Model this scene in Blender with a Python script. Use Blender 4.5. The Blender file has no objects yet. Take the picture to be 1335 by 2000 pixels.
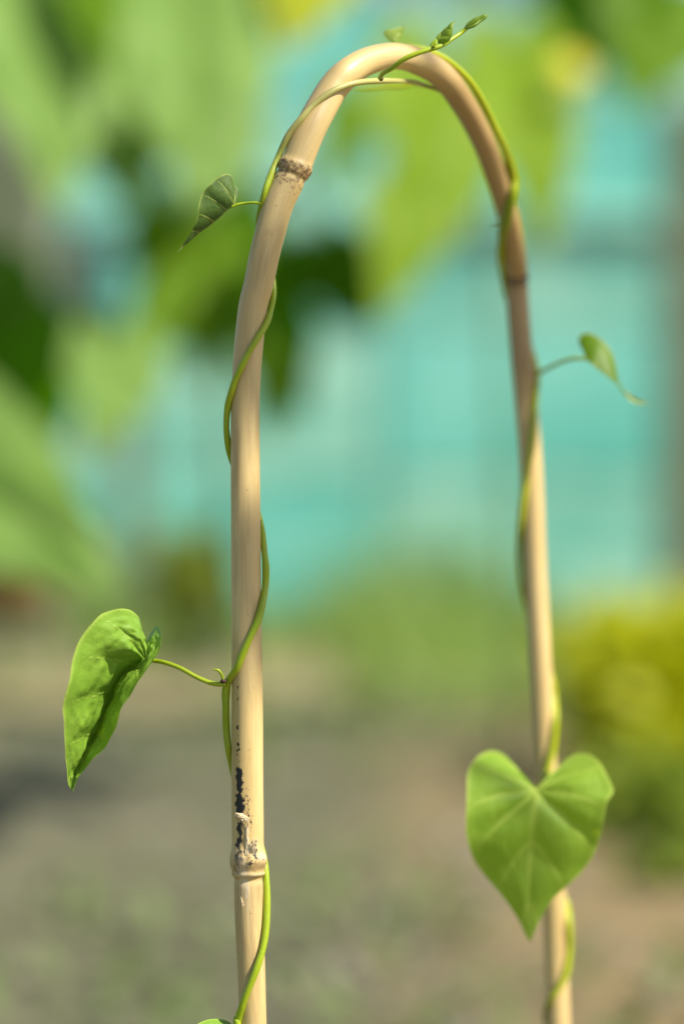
import bpy, math, random
import numpy as np
from mathutils import Vector, Matrix
R = math.radians
sc = bpy.context.scene
C = sc.collection
random.seed(4)

# ------------------------------------------------------------ camera
CAM_H, PITCH, FOC = 0.42, R(4.0), 100.0
CAM = np.array([0.0, 0.0, CAM_H])
FWD = np.array([0.0, math.cos(PITCH), -math.sin(PITCH)])
UPV = np.array([0.0, math.sin(PITCH), math.cos(PITCH)])
RGT = np.array([1.0, 0.0, 0.0])
cd = bpy.data.cameras.new('camera'); cam = bpy.data.objects.new('camera', cd); C.objects.link(cam)
cam.location = CAM; cam.rotation_euler = (R(90) - PITCH, 0, 0)
cd.lens = FOC; cd.sensor_fit = 'VERTICAL'; cd.sensor_height = 36.0; cd.sensor_width = 36.0
cd.clip_start = 0.02; cd.clip_end = 500
D0 = 0.92
cd.dof.use_dof = True; cd.dof.focus_distance = D0; cd.dof.aperture_fstop = 3.1
sc.camera = cam

# ------------------------------------------------------------ sky, sun, exposure
SUN_EL, SUN_AZ = R(50), R(118)       # azimuth from +Y (view direction) clockwise towards +X
SUN_DIR = np.array([math.sin(SUN_AZ) * math.cos(SUN_EL), math.cos(SUN_AZ) * math.cos(SUN_EL), math.sin(SUN_EL)])
w = bpy.data.worlds.new('World'); sc.world = w; w.use_nodes = True
nt = w.node_tree; bg = nt.nodes['Background']; sk = nt.nodes.new('ShaderNodeTexSky')
sk.sky_type = 'NISHITA'; sk.sun_disc = False; sk.sun_elevation = SUN_EL; sk.sun_rotation = SUN_AZ
nt.links.new(sk.outputs[0], bg.inputs[0]); bg.inputs[1].default_value = 0.075
sl = bpy.data.lights.new('sun', 'SUN'); so = bpy.data.objects.new('sun', sl); C.objects.link(so)
sl.energy = 4.5; sl.angle = R(0.5); sl.color = (1.0, 0.93, 0.79)
so.rotation_euler = Vector(SUN_DIR).to_track_quat('Z', 'Y').to_euler()
so.location = (2, -1, 3)
sc.view_settings.view_transform = 'Standard'; sc.view_settings.look = 'None'
sc.view_settings.exposure = 0.80; sc.view_settings.gamma = 1
sc.cycles.use_denoising = True
sc.cycles.max_bounces = 10; sc.cycles.transparent_max_bounces = 8

# ------------------------------------------------------------ helpers
def P(px, py, d=D0):
    k = 0.36 / 2000.0 * d
    return CAM + FWD * d + RGT * ((px - 667.5) * k) + UPV * (-(py - 1000.0) * k)
def PXM(d=D0): return 0.36 / 2000.0 * d

def tag(o, label=None, cat=None, group=None, kind=None):
    if label: o['label'] = label
    if cat: o['category'] = cat
    if group: o['group'] = group
    if kind: o['kind'] = kind
    return o
def empty(name, loc=(0, 0, 0)):
    o = bpy.data.objects.new(name, None); C.objects.link(o); o.location = loc
    o.empty_display_size = 0.02
    return o
def mesh_obj(name, verts, faces, mat, parent=None, smooth=True, attrs=None, uv=None):
    me = bpy.data.meshes.new(name)
    verts = np.asarray(verts, dtype=float)
    if parent is not None: verts = verts - np.array(parent_loc(parent))
    me.from_pydata(verts.tolist(), [], faces if isinstance(faces, list) else faces.tolist())
    if mat is not None: me.materials.append(mat)
    if smooth: me.polygons.foreach_set('use_smooth', [True] * len(me.polygons))
    if attrs:
        for k, v in attrs.items():
            a = me.attributes.new(k, 'FLOAT', 'POINT'); a.data.foreach_set('value', np.asarray(v, dtype=np.float32))
    if uv is not None:
        a = me.attributes.new('pos2', 'FLOAT_VECTOR', 'POINT')
        a.data.foreach_set('vector', np.asarray(uv, dtype=np.float32).ravel())
    me.update()
    o = bpy.data.objects.new(name, me); C.objects.link(o)
    if parent is not None: o.parent = parent
    return o
def parent_loc(p):
    l = np.array([0.0, 0.0, 0.0])
    while p is not None:
        l = l + np.array(p.location); p = p.parent
    return l

def cr(pts, n):
    """Catmull-Rom through pts, n samples even in arc length."""
    p = np.asarray(pts, dtype=float)
    if len(p) == 2:
        t = np.linspace(0, 1, n)[:, None]; return p[0] * (1 - t) + p[1] * t
    q = np.vstack([2 * p[0] - p[1], p, 2 * p[-1] - p[-2]])
    out = []
    m = 24
    for i in range(1, len(q) - 2):
        p0, p1, p2, p3 = q[i - 1], q[i], q[i + 1], q[i + 2]
        t = np.linspace(0, 1, m, endpoint=False)[:, None]
        out.append(0.5 * ((2 * p1) + (-p0 + p2) * t + (2 * p0 - 5 * p1 + 4 * p2 - p3) * t ** 2 + (-p0 + 3 * p1 - 3 * p2 + p3) * t ** 3))
    out.append(p[-1][None]); c = np.vstack(out)
    k = min(3, c.shape[1])
    s = np.concatenate([[0], np.cumsum(np.linalg.norm(np.diff(c[:, :k], axis=0), axis=1))])
    u = np.linspace(0, s[-1], n)
    return np.stack([np.interp(u, s, c[:, j]) for j in range(c.shape[1])], axis=1)

def frames(c):
    t = np.gradient(c, axis=0); t /= np.linalg.norm(t, axis=1)[:, None]
    n = np.cross(t[0], [0.12, 1, 0.07]); n /= np.linalg.norm(n)
    N = [n]
    for i in range(1, len(c)):
        n = N[-1] - t[i] * np.dot(N[-1], t[i]); n /= np.linalg.norm(n); N.append(n)
    N = np.array(N); return t, N, np.cross(t, N)

def tube(path4, n, seg, cap=True):
    """path4: (x,y,z,radius) control points -> verts, faces, s, theta."""
    c = cr(path4, n); r = c[:, 3]; c = c[:, :3]
    t, N, B = frames(c)
    th = np.linspace(0, 2 * math.pi, seg, endpoint=False)
    V = c[:, None, :] + r[:, None, None] * (np.cos(th)[None, :, None] * N[:, None, :] + np.sin(th)[None, :, None] * B[:, None, :])
    V = V.reshape(-1, 3)
    i = np.arange(n - 1)[:, None]; j = np.arange(seg)[None, :]; j2 = (j + 1) % seg
    F = np.stack([i * seg + j, i * seg + j2, (i + 1) * seg + j2, (i + 1) * seg + j], axis=-1).reshape(-1, 4)
    F = F.tolist()
    if cap:
        F.append(list(range(seg))[::-1]); F.append([(n - 1) * seg + k for k in range(seg)])
    return V, F, c, r

def vnoise(x, y, seed=0):
    """smooth value noise on 2D arrays"""
    def h(i, j):
        v = np.sin(i * 127.1 + j * 311.7 + seed * 74.7) * 43758.5453
        return v - np.floor(v)
    xi, yi = np.floor(x), np.floor(y); fx, fy = x - xi, y - yi
    fx = fx * fx * (3 - 2 * fx); fy = fy * fy * (3 - 2 * fy)
    return (h(xi, yi) * (1 - fx) + h(xi + 1, yi) * fx) * (1 - fy) + (h(xi, yi + 1) * (1 - fx) + h(xi + 1, yi + 1) * fx) * fy

# ------------------------------------------------------------ material helpers
def new_mat(name):
    m = bpy.data.materials.new(name); m.use_nodes = True
    nt = m.node_tree; b = nt.nodes['Principled BSDF']
    return m, nt, b
def N(nt, typ, **kw):
    n = nt.nodes.new(typ)
    for k, v in kw.items():
        if k.startswith('i_'):
            key = k[2:]; key = int(key) if key.isdigit() else key.replace('_', ' ')
            n.inputs[key].default_value = v
        else: setattr(n, k, v)
    return n
def ramp(nt, fac, stops):
    r = nt.nodes.new('ShaderNodeValToRGB'); nt.links.new(fac, r.inputs[0])
    e = r.color_ramp.elements
    while len(e) < len(stops): e.new(0.5)
    for k, (p, c) in enumerate(stops):
        e[k].position = p; e[k].color = (*c, 1) if len(c) == 3 else c
    return r.outputs[0]
def mix(nt, fac, a, b, mode='MIX'):
    m = nt.nodes.new('ShaderNodeMix'); m.data_type = 'RGBA'; m.blend_type = mode
    for idx, v in ((0, fac), (6, a), (7, b)):
        if isinstance(v, (int, float)): m.inputs[idx].default_value = v
        elif isinstance(v, tuple): m.inputs[idx].default_value = (*v, 1)
        else: nt.links.new(v, m.inputs[idx])
    return m.outputs[2]
def mathn(nt, op, a, b=0.0, clamp=False):
    m = nt.nodes.new('ShaderNodeMath'); m.operation = op; m.use_clamp = clamp
    for idx, v in ((0, a), (1, b)):
        if isinstance(v, (int, float)): m.inputs[idx].default_value = v
        else: nt.links.new(v, m.inputs[idx])
    return m.outputs[0]
def noise(nt, vec, scale, detail=3, rough=0.55):
    n = N(nt, 'ShaderNodeTexNoise', i_Scale=scale, i_Detail=detail, i_Roughness=rough)
    if vec is not None: nt.links.new(vec, n.inputs['Vector'])
    return n.outputs[0]
def attr(nt, name, out='Fac'):
    a = nt.nodes.new('ShaderNodeAttribute'); a.attribute_name = name
    return a.outputs[out]
def objco(nt): return nt.nodes.new('ShaderNodeTexCoord').outputs['Object']

def leaf_mat(name, col, col2, vein_col, trans_col, trans=0.38, rough=0.42, vein_amt=0.7, scale=900., bump=0.35, ret=0.25, spec=0.5, under=None):
    m, nt, b = new_mat(name)
    oc = objco(nt)
    base = mix(nt, ramp(nt, noise(nt, oc, scale * 0.12, 3), [(0.3, (0, 0, 0)), (0.7, (1, 1, 1))]), col, col2)
    vor = N(nt, 'ShaderNodeTexVoronoi', feature='DISTANCE_TO_EDGE', i_Scale=scale); nt.links.new(oc, vor.inputs['Vector'])
    cell = ramp(nt, vor.outputs['Distance'], [(0.0, (1, 1, 1)), (0.12, (0, 0, 0))])
    ret_f = mathn(nt, 'MULTIPLY', cell, ret)
    base = mix(nt, ret_f, base, vein_col)
    v = attr(nt, 'vein')
    base = mix(nt, mathn(nt, 'MULTIPLY', v, vein_amt), base, vein_col)
    e = attr(nt, 'edge')
    base = mix(nt, mathn(nt, 'MULTIPLY', e, 0.8), base, vein_col)
    if under:
        geo = nt.nodes.new('ShaderNodeNewGeometry')
        base = mix(nt, geo.outputs['Backfacing'], base, under)
    nt.links.new(base, b.inputs['Base Color'])
    b.inputs['Roughness'].default_value = rough
    b.inputs['Specular IOR Level'].default_value = spec
    h = mathn(nt, 'ADD', mathn(nt, 'MULTIPLY', v, -0.6), mathn(nt, 'MULTIPLY', noise(nt, oc, scale * 0.45, 2), 0.7))
    h = mathn(nt, 'ADD', h, mathn(nt, 'MULTIPLY', cell, -0.10))
    bp = N(nt, 'ShaderNodeBump', i_Strength=bump, i_Distance=0.0006); nt.links.new(h, bp.inputs['Height'])
    nt.links.new(bp.outputs[0], b.inputs['Normal'])
    tr = nt.nodes.new('ShaderNodeBsdfTranslucent')
    tc = mix(nt, mathn(nt, 'MULTIPLY', v, 0.45), trans_col, tuple(min(1, c * 1.25) for c in trans_col))
    nt.links.new(tc, tr.inputs[0])
    ms = nt.nodes.new('ShaderNodeMixShader'); ms.inputs[0].default_value = trans
    nt.links.new(b.outputs[0], ms.inputs[1]); nt.links.new(tr.outputs[0], ms.inputs[2])
    nt.links.new(ms.outputs[0], nt.nodes['Material Output'].inputs[0])
    return m

# ------------------------------------------------------------ materials
def make_cane_mat():
    m, nt, b = new_mat('bamboo_skin')
    p2 = attr(nt, 'pos2', 'Vector')      # (theta*radius mm, s mm, 0)
    def mapped(sx, sy):
        mp = N(nt, 'ShaderNodeMapping'); mp.inputs['Scale'].default_value = (sx, sy, 1)
        nt.links.new(p2, mp.inputs['Vector']); return mp.outputs[0]
    big = noise(nt, mapped(0.16, 0.02), 1.0, 3)
    col = mix(nt, ramp(nt, big, [(0.3, (0, 0, 0)), (0.7, (1, 1, 1))]), (0.59, 0.425, 0.165), (0.68, 0.515, 0.235))
    fib = noise(nt, mapped(1.7, 0.05), 1.0, 4, 0.65)
    fa = attr(nt, 'fibre')
    fm = mathn(nt, 'MULTIPLY', ramp(nt, fib, [(0.42, (0, 0, 0)), (0.62, (1, 1, 1))]), mathn(nt, 'ADD', mathn(nt, 'MULTIPLY', fa, 0.62), 0.17))
    col = mix(nt, fm, col, (0.36, 0.23, 0.11))
    # brown speckle and blotches by the nodes
    sp = noise(nt, mapped(0.85, 0.8), 1.0, 5, 0.68)
    br = attr(nt, 'brown')
    bm = mathn(nt, 'MULTIPLY', ramp(nt, mathn(nt, 'ADD', sp, mathn(nt, 'MULTIPLY', br, 0.22)), [(0.62, (0, 0, 0)), (0.73, (1, 1, 1))]), mathn(nt, 'MINIMUM', mathn(nt, 'MULTIPLY', br, 2.0), 0.85))
    col = mix(nt, bm, col, (0.115, 0.058, 0.028))
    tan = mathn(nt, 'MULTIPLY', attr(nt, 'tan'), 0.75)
    col = mix(nt, tan, col, (0.25, 0.135, 0.048))  # node rings, and the right arm's brown tone with shade painted in
    # weather stains, long and faint
    st = noise(nt, mapped(0.35, 0.035), 1.0, 5, 0.65)
    col = mix(nt, mathn(nt, 'MULTIPLY', ramp(nt, st, [(0.50, (0, 0, 0)), (0.68, (1, 1, 1))]), 0.38), col, (0.36, 0.235, 0.095))
    fl = noise(nt, mapped(0.9, 0.45), 1.0, 3, 0.6)
    col = mix(nt, mathn(nt, 'MULTIPLY', ramp(nt, fl, [(0.70, (0, 0, 0)), (0.74, (1, 1, 1))]), 0.5), col, (0.22, 0.12, 0.05))
    # pale scratches
    sc1 = noise(nt, mapped(1.6, 0.9), 1.0, 1)
    col = mix(nt, ramp(nt, sc1, [(0.80, (0, 0, 0)), (0.83, (0.6, 0.6, 0.6))]), col, (0.8, 0.72, 0.52))
    # black mould
    bk = attr(nt, 'black')
    sb = noise(nt, mapped(1.0, 0.55), 1.0, 4, 0.7)
    bkm = ramp(nt, mathn(nt, 'ADD', mathn(nt, 'MULTIPLY', bk, 0.50), mathn(nt, 'MULTIPLY', sb, 1.35)), [(0.90, (0, 0, 0)), (0.98, (1, 1, 1))])
    col = mix(nt, bkm, col, (0.010, 0.011, 0.012))
    wh = attr(nt, 'white')
    wm = mathn(nt, 'MULTIPLY', wh, ramp(nt, noise(nt, mapped(2.6, 0.5), 1.0, 4, 0.7), [(0.38, (0, 0, 0)), (0.60, (1, 1, 1))]))
    col = mix(nt, wm, col, (0.66, 0.58, 0.44))
    nt.links.new(col, b.inputs['Base Color'])
    rg = mix(nt, mathn(nt, 'MAXIMUM', fa, br), (0.42, 0.42, 0.42), (0.62, 0.62, 0.62))
    nt.links.new(rg, b.inputs['Roughness'])
    b.inputs['Specular IOR Level'].default_value = 0.5
    b.inputs['Coat Weight'].default_value = 0.0; b.inputs['Coat Roughness'].default_value = 0.3
    hh = mathn(nt, 'ADD', mathn(nt, 'MULTIPLY', fib, mathn(nt, 'ADD', fa, 0.08)), mathn(nt, 'MULTIPLY', sp, mathn(nt, 'MULTIPLY', br, 0.8)))
    bp = N(nt, 'ShaderNodeBump', i_Strength=0.5, i_Distance=0.0004); nt.links.new(hh, bp.inputs['Height'])
    nt.links.new(bp.outputs[0], b.inputs['Normal'])
    return m
M_cane = make_cane_mat()
def simple(name, c1, c2, scale=30., rough=0.7, spec=0.3, bump=0.2, dist=0.002, stretch=(1, 1, 1), detail=4):
    m, nt, b = new_mat(name)
    mp = N(nt, 'ShaderNodeMapping'); mp.inputs['Scale'].default_value = stretch
    nt.links.new(objco(nt), mp.inputs['Vector'])
    f = noise(nt, mp.outputs[0], scale, detail, 0.6)
    nt.links.new(mix(nt, ramp(nt, f, [(0.35, (0, 0, 0)), (0.65, (1, 1, 1))]), c1, c2), b.inputs['Base Color'])
    b.inputs['Roughness'].default_value = rough; b.inputs['Specular IOR Level'].default_value = spec
    bp = N(nt, 'ShaderNodeBump', i_Strength=bump, i_Distance=dist); nt.links.new(f, bp.inputs['Height'])
    nt.links.new(bp.outputs[0], b.inputs['Normal'])
    return m
def stem_mat(name, c1, c2, c3=None):
    m, nt, b = new_mat(name)
    oc = objco(nt)
    f = noise(nt, oc, 60, 3)
    col = mix(nt, ramp(nt, f, [(0.35, (0, 0, 0)), (0.65, (1, 1, 1))]), c1, c2)
    col = mix(nt, ramp(nt, noise(nt, oc, 1600, 2), [(0.62, (0, 0, 0)), (0.75, (0.5, 0.5, 0.5))]), col, tuple(min(1, x * 1.5) for x in c2))
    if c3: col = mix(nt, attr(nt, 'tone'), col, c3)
    nt.links.new(col, b.inputs['Base Color'])
    b.inputs['Roughness'].default_value = 0.4; b.inputs['Specular IOR Level'].default_value = 0.45
    b.inputs['Subsurface Weight'].default_value = 0.25; b.inputs['Subsurface Radius'].default_value = (0.5, 1.0, 0.15)
    b.inputs['Subsurface Scale'].default_value = 0.0018
    bp = N(nt, 'ShaderNodeBump', i_Strength=0.25, i_Distance=0.0003); nt.links.new(noise(nt, oc, 1400, 2), bp.inputs['Height'])
    nt.links.new(bp.outputs[0], b.inputs['Normal'])
    return m
M_stem = stem_mat('vine_stem_green', (0.28, 0.385, 0.008), (0.34, 0.42, 0.016), (0.44, 0.40, 0.14))
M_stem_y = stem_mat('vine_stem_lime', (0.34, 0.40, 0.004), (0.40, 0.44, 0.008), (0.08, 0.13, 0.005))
M_node = simple('vine_node_purple', (0.055, 0.02, 0.025), (0.12, 0.07, 0.045), 900, 0.6)
M_pale = simple('dry_sheath_fibre', (0.62, 0.48, 0.28), (0.78, 0.66, 0.44), 1500, 0.75, 0.2, 0.5, 0.0004, (1, 1, 0.15))

M_leaf_a = leaf_mat('leaf_fresh_green', (0.185, 0.345, 0.030), (0.235, 0.41, 0.042), (0.42, 0.56, 0.10), (0.20, 0.34, 0.01), 0.20, 0.46, 0.85, 700, 0.6, 0.05, 0.5)
M_leaf_b = leaf_mat('leaf_heart_green', (0.205, 0.37, 0.034), (0.255, 0.42, 0.046), (0.52, 0.64, 0.12), (0.52, 0.70, 0.02), 0.38, 0.5, 0.75, 800, 0.4, 0.08, 0.3)
M_leaf_c = leaf_mat('leaf_dull_underside', (0.052, 0.105, 0.018), (0.070, 0.13, 0.025), (0.34, 0.42, 0.09), (0.16, 0.28, 0.02), 0.15, 0.55, 1.0, 1500, 0.4, 0.10, 0.25)
M_leaf_d = leaf_mat('leaf_small_lime', (0.15, 0.26, 0.01), (0.19, 0.30, 0.02), (0.34, 0.42, 0.06), (0.30, 0.48, 0.01), 0.35, 0.45, 0.4, 1200, 0.4, 0.15)
M_leaf_f = leaf_mat('leaf_small_olive', (0.085, 0.175, 0.003), (0.105, 0.20, 0.005), (0.55, 0.60, 0.20), (0.22, 0.36, 0.004), 0.25, 0.5, 0.85, 900, 0.25, 0.0, 0.3)
M_leaf_e = leaf_mat('leaf_small_pale', (0.30, 0.42, 0.07), (0.36, 0.48, 0.10), (0.55, 0.62, 0.2), (0.6, 0.78, 0.08), 0.6, 0.5, 0.4, 1500, 0.4, 0.35)

# ------------------------------------------------------------ leaf surface
def leaf(name, parent, mat, mid, left, right, tf=0.42, nt_=110, nu=44, veins=7, bulge=0.0, quilt=0.0, crumple=0.25, tail=None, wave=0.0, holes=(), margin_attr=True, seed=0, vw=0.0006, flip=False):
    """mid/left/right: world-space control points from the stalk junction to the tip."""
    mid = cr(mid, 160)
    sm = np.linspace(0, 1, 160)
    V = []; F = []; vein = []; edge = []
    base = 0; vein_pts = [mid[::2]]; vein_w = [np.linspace(1.7, 0.5, 80)]
    size = np.linalg.norm(mid[-1] - mid[0])
    for si, mar in enumerate((left, right)):
        mg = cr(mar, nt_)
        t = np.linspace(0, 1, nt_)
        s = np.clip((t - tf) / (1 - tf), 0, 1) ** 1.15
        s = s * 0.97 + 0.03 * t
        mp = np.stack([np.interp(s, sm, mid[:, j]) for j in range(3)], axis=1)
        u = np.linspace(0, 1, nu)
        G = mp[:, None, :] * (1 - u)[None, :, None] + mg[:, None, :] * u[None, :, None]
        # surface normal for bulging
        du = mg - mp; du /= (np.linalg.norm(du, axis=1)[:, None] + 1e-9)
        ax = mid[-1] - mid[0]; ax = ax / np.linalg.norm(ax)
        nn = np.cross(np.broadcast_to(ax, du.shape), du)
        wln = np.linalg.norm(mg - mp, axis=1)
        nn = nn / (np.linalg.norm(nn, axis=1)[:, None] + 1e-6)
        if np.mean(nn @ FWD) > 0: nn = -nn
        # use a steady normal near the fan
        nav = nn[nt_ // 3: nt_ * 2 // 3].mean(axis=0); nav /= np.linalg.norm(nav)
        nn = nn * 0.0 + nav
        ph = seed * 1.7 + si * 2.1
        prof = np.sin(math.pi * u)[None, :] * wln[:, None] * bulge
        if wave:
            prof = prof + wave * (u[None, :] ** 2) * np.sin(t[:, None] * 19 + ph) * np.minimum(1, wln[:, None] / (0.15 * size)) * (0.6 + 0.4 * np.sin(t[:, None] * 43 + ph))
        tv = np.linspace(0.06, 0.93, veins)
        if quilt:
            phase = np.interp(t, tv, np.arange(veins))
            prof = prof + quilt * (np.abs(np.sin(math.pi * phase))[:, None]) * np.sin(math.pi * np.clip(u * 1.15, 0, 1))[None, :]
            prof = prof + quilt * crumple * (vnoise(t[:, None] * 34 + 0 * u[None, :], u[None, :] * 12 + 0 * t[:, None], seed + si) - 0.5) * np.sin(math.pi * u)[None, :]
        G = G + prof[:, :, None] * nn[:, None, :]
        for k in range(veins):
            idx = int(round(tv[k] * (nt_ - 1)))
            # veins start a bit behind and bend forward towards the tip
            us = np.linspace(0.0, 0.93, 50)
            tt = idx + (us ** 2) * nt_ * 0.045 - nt_ * 0.012
            i0 = np.clip(tt, 0, nt_ - 1.001); ia = i0.astype(int); fa_ = i0 - ia
            ju = us * (nu - 1); ja = np.minimum(ju.astype(int), nu - 2); fb = ju - ja
            a = G[ia, ja] * (1 - fa_)[:, None] + G[np.minimum(ia + 1, nt_ - 1), ja] * fa_[:, None]
            b2 = G[ia, ja + 1] * (1 - fa_)[:, None] + G[np.minimum(ia + 1, nt_ - 1), ja + 1] * fa_[:, None]
            vein_pts.append(a * (1 - fb)[:, None] + b2 * fb[:, None]); vein_w.append(np.linspace(1.0, 0.35, 50))
        V.append(G.reshape(-1, 3))
        edge.append(np.broadcast_to(np.clip((u - 0.95) / 0.05, 0, 1)[None, :], (nt_, nu)).ravel())
        i = np.arange(nt_ - 1)[:, None]; j = np.arange(nu - 1)[None, :]
        q = np.stack([i * nu + j, (i + 1) * nu + j, (i + 1) * nu + j + 1, i * nu + j + 1], axis=-1).reshape(-1, 4) + base
        if (si == 1) != flip: q = q[:, ::-1]
        F.append(q); base += nt_ * nu
    V = np.vstack(V); F = np.vstack(F); edge = np.concatenate(edge)
    VP = np.vstack(vein_pts); VW = np.concatenate(vein_w) * vw
    d = np.full(len(V), 1e9)
    for k in range(0, len(VP), 200):
        dd = np.linalg.norm(V[:, None, :] - VP[None, k:k + 200, :], axis=2) / VW[None, k:k + 200]
        d = np.minimum(d, dd.min(axis=1))
    vein = np.exp(-(d ** 2) * 0.8)
    if tail is not None:
        along = (V - mid[0]) @ ((mid[-1] - mid[0]) / size) / size
        vein = np.maximum(vein, np.clip((along - tail) / .06, 0, 1))
    for hp, hd, hr in holes:        # eaten holes: faces round the ray through hp are left out
        fc = V[F].mean(axis=1) - CAM
        ray = (hp - CAM) / np.linalg.norm(hp - CAM)
        F = F[np.linalg.norm(fc - (fc @ ray)[:, None] * ray, axis=1) > hr]
    return mesh_obj(name, V, F, mat, parent, attrs={'vein': vein, 'edge': edge})

def px(pts, z, sx, off):
    """zoomed coordinates -> list of photo pixels"""
    return [(off[0] + x / sx, off[1] + y / sx) + ((p[2],) if len(p := q) > 2 else ()) for q in pts for x, y in [q[:2]]]

# ------------------------------------------------------------ ground and setting
def make_ground():
    m, nt, b = new_mat('garden_soil')
    oc = objco(nt)
    n1 = noise(nt, oc, 1.3, 4, 0.5); n2 = noise(nt, oc, 6.0, 5, 0.6); n3 = noise(nt, oc, 60, 4, 0.7)
    col = mix(nt, ramp(nt, n2, [(0.35, (0, 0, 0)), (0.65, (1, 1, 1))]), (0.100, 0.103, 0.066), (0.150, 0.145, 0.095))
    col = mix(nt, ramp(nt, n1, [(0.5, (0, 0, 0)), (0.66, (1, 1, 1))]), col, (0.095, 0.125, 0.055))
    # sandy patch to the right
    sx = N(nt, 'ShaderNodeSeparateXYZ'); nt.links.new(oc, sx.inputs[0])
    r = mathn(nt, 'ADD', sx.outputs[0], mathn(nt, 'MULTIPLY', mathn(nt, 'SUBTRACT', n2, 0.5), 0.35))
    rs = ramp(nt, mathn(nt, 'MULTIPLY', mathn(nt, 'ADD', r, 0.2), 1.0), [(0.17, (0, 0, 0)), (0.38, (1, 1, 1))])
    col = mix(nt, mathn(nt, 'MULTIPLY', rs, 0.8), col, (0.27, 0.195, 0.10))
    col = mix(nt, mathn(nt, 'MULTIPLY', ramp(nt, n3, [(0.45, (0, 0, 0)), (0.65, (1, 1, 1))]), 0.4), col, (0.09, 0.075, 0.045))
    nt.links.new(col, b.inputs['Base Color']); b.inputs['Roughness'].default_value = 0.95; b.inputs['Specular IOR Level'].default_value = 0.1
    bp = N(nt, 'ShaderNodeBump', i_Strength=0.6, i_Distance=0.01); nt.links.new(n3, bp.inputs['Height']); nt.links.new(bp.outputs[0], b.inputs['Normal'])
    # dense near grid with small humps, then far skirt
    n = 90
    xs = np.linspace(-2.5, 2.5, n); ys = np.linspace(-1, 5, n)
    X, Y = np.meshgrid(xs, ys)
    fade = np.clip(np.minimum(2.5 - np.abs(X), np.minimum(Y + 1, 5 - Y)) * 4, 0, 1)
    Z = (vnoise(X * 5, Y * 5, 3) - 0.5) * 0.018 * fade + (vnoise(X * 14, Y * 14, 8) - 0.5) * 0.01 * fade
    V = np.stack([X, Y, Z], -1).reshape(-1, 3).tolist()
    F = [[i * n + j, i * n + j + 1, (i + 1) * n + j + 1, (i + 1) * n + j] for i in range(n - 1) for j in range(n - 1)]
    k = len(V); V += [(-2.5, -1, 0), (2.5, -1, 0), (2.5, 5, 0), (-2.5, 5, 0), (-150, -150, 0), (150, -150, 0), (150, 150, 0), (-150, 150, 0)]
    F += [[k + 4, k + 5, k + 1, k], [k + 5, k + 6, k + 2, k + 1], [k + 6, k + 7, k + 3, k + 2], [k + 7, k + 4, k, k + 3]]
    tag(mesh_obj('ground', V, F, m), kind='structure')
make_ground()

def boxv(x0, x1, y0, y1, z0, z1, bev=0.0):
    v = [(x0, y0, z0), (x1, y0, z0), (x1, y1, z0), (x0, y1, z0), (x0, y0, z1), (x1, y0, z1), (x1, y1, z1), (x0, y1, z1)]
    f = [[0, 3, 2, 1], [4, 5, 6, 7], [0, 1, 5, 4], [1, 2, 6, 5], [2, 3, 7, 6], [3, 0, 4, 7]]
    return v, f
def box(name, x0, x1, y0, y1, z0, z1, mat, parent=None, bev=0.004):
    v, f = boxv(x0, x1, y0, y1, z0, z1)
    o = mesh_obj(name, v, f, mat, parent, smooth=False)
    if bev:
        m = o.modifiers.new('bevel', 'BEVEL'); m.width = bev; m.segments = 2
    return o

M_path = simple('pale_path', (0.22, 0.195, 0.105), (0.28, 0.25, 0.145), 7, 0.95, 0.1, 0.4, 0.01)
# trodden pale earth strip before the fence
def make_path():
    n = 60; V = []; F = []
    for i, x in enumerate(np.linspace(-2.4, 2.4, n)):
        y0 = 2.98 + 0.05 * math.sin(x * 5) + 0.03 * math.sin(x * 13 + 1) + (0.25 * max(0, x - 0.05))
        V += [(x, y0, 0.013), (x, max(y0 + 0.05, 3.62), 0.013)]
    for i in range(n - 1): F.append([2 * i, 2 * i + 2, 2 * i + 3, 2 * i + 1])
    tag(mesh_obj('path', V, F, M_path), kind='structure')
make_path()

# teal fence of wide boards
FY = 3.66
M_teal = simple('teal_paint', (0.10, 0.47, 0.40), (0.26, 0.66, 0.58), 4.5, 0.55, 0.35, 0.3, 0.002, (1, 1, 1.6), 5)
M_teal2 = simple('teal_paint_worn', (0.13, 0.46, 0.39), (0.44, 0.74, 0.60), 5.0, 0.6, 0.3, 0.3, 0.002, (1, 1, 2), 5)
fence = empty('board_fence', (0, FY, 0)); tag(fence, 'teal painted board fence standing across the back of the garden', 'fence')
def make_fence():
    seams = [-2.45, -1.3, -0.42, 0.045, 1.35, 2.45]
    z = 0.015; k = 0
    hs = [0.19, 0.19, 0.115, 0.15, 0.14]
    for h in hs:
        for s in range(len(seams) - 1):
            dy = 0.003 * ((k * 7 + s * 5) % 3)
            box('board', seams[s] + 0.003, seams[s + 1] - 0.003, FY + dy, FY + 0.02 + dy, z, z + h, [M_teal, M_teal2][(k + s) % 2], fence, 0.003)
        z += h + 0.006; k += 1
    for x in seams[:-1]:
        box('post', x - 0.035, x + 0.035, FY + 0.028, FY + 0.09, 0, 0.80, M_teal, fence)
    box('rail', -2.45, 2.45, FY - 0.014, FY - 0.002, 0.532, 0.552, M_teal2, fence, 0.004)
make_fence()

M_wood = simple('weathered_wood', (0.14, 0.17, 0.105), (0.20, 0.225, 0.15), 25, 0.85, 0.2, 0.5, 0.004, (1, 1, 0.08))
t = P(1330, 900, 3.3)
po = box('garden_post', t[0] - 0.02, t[0] + 0.06, 3.28, 3.36, 0, 0.66, M_wood)
tag(po, 'weathered grey brown timber post at the right end before the teal fence', 'post')
t = P(30, 420, 3.3)
po = box('garden_post', t[0] - 0.11, t[0] + 0.045, 3.34, 3.44, 0, 0.70, M_wood)
tag(po, 'broad weathered timber post behind the pale left leaves', 'post')

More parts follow.
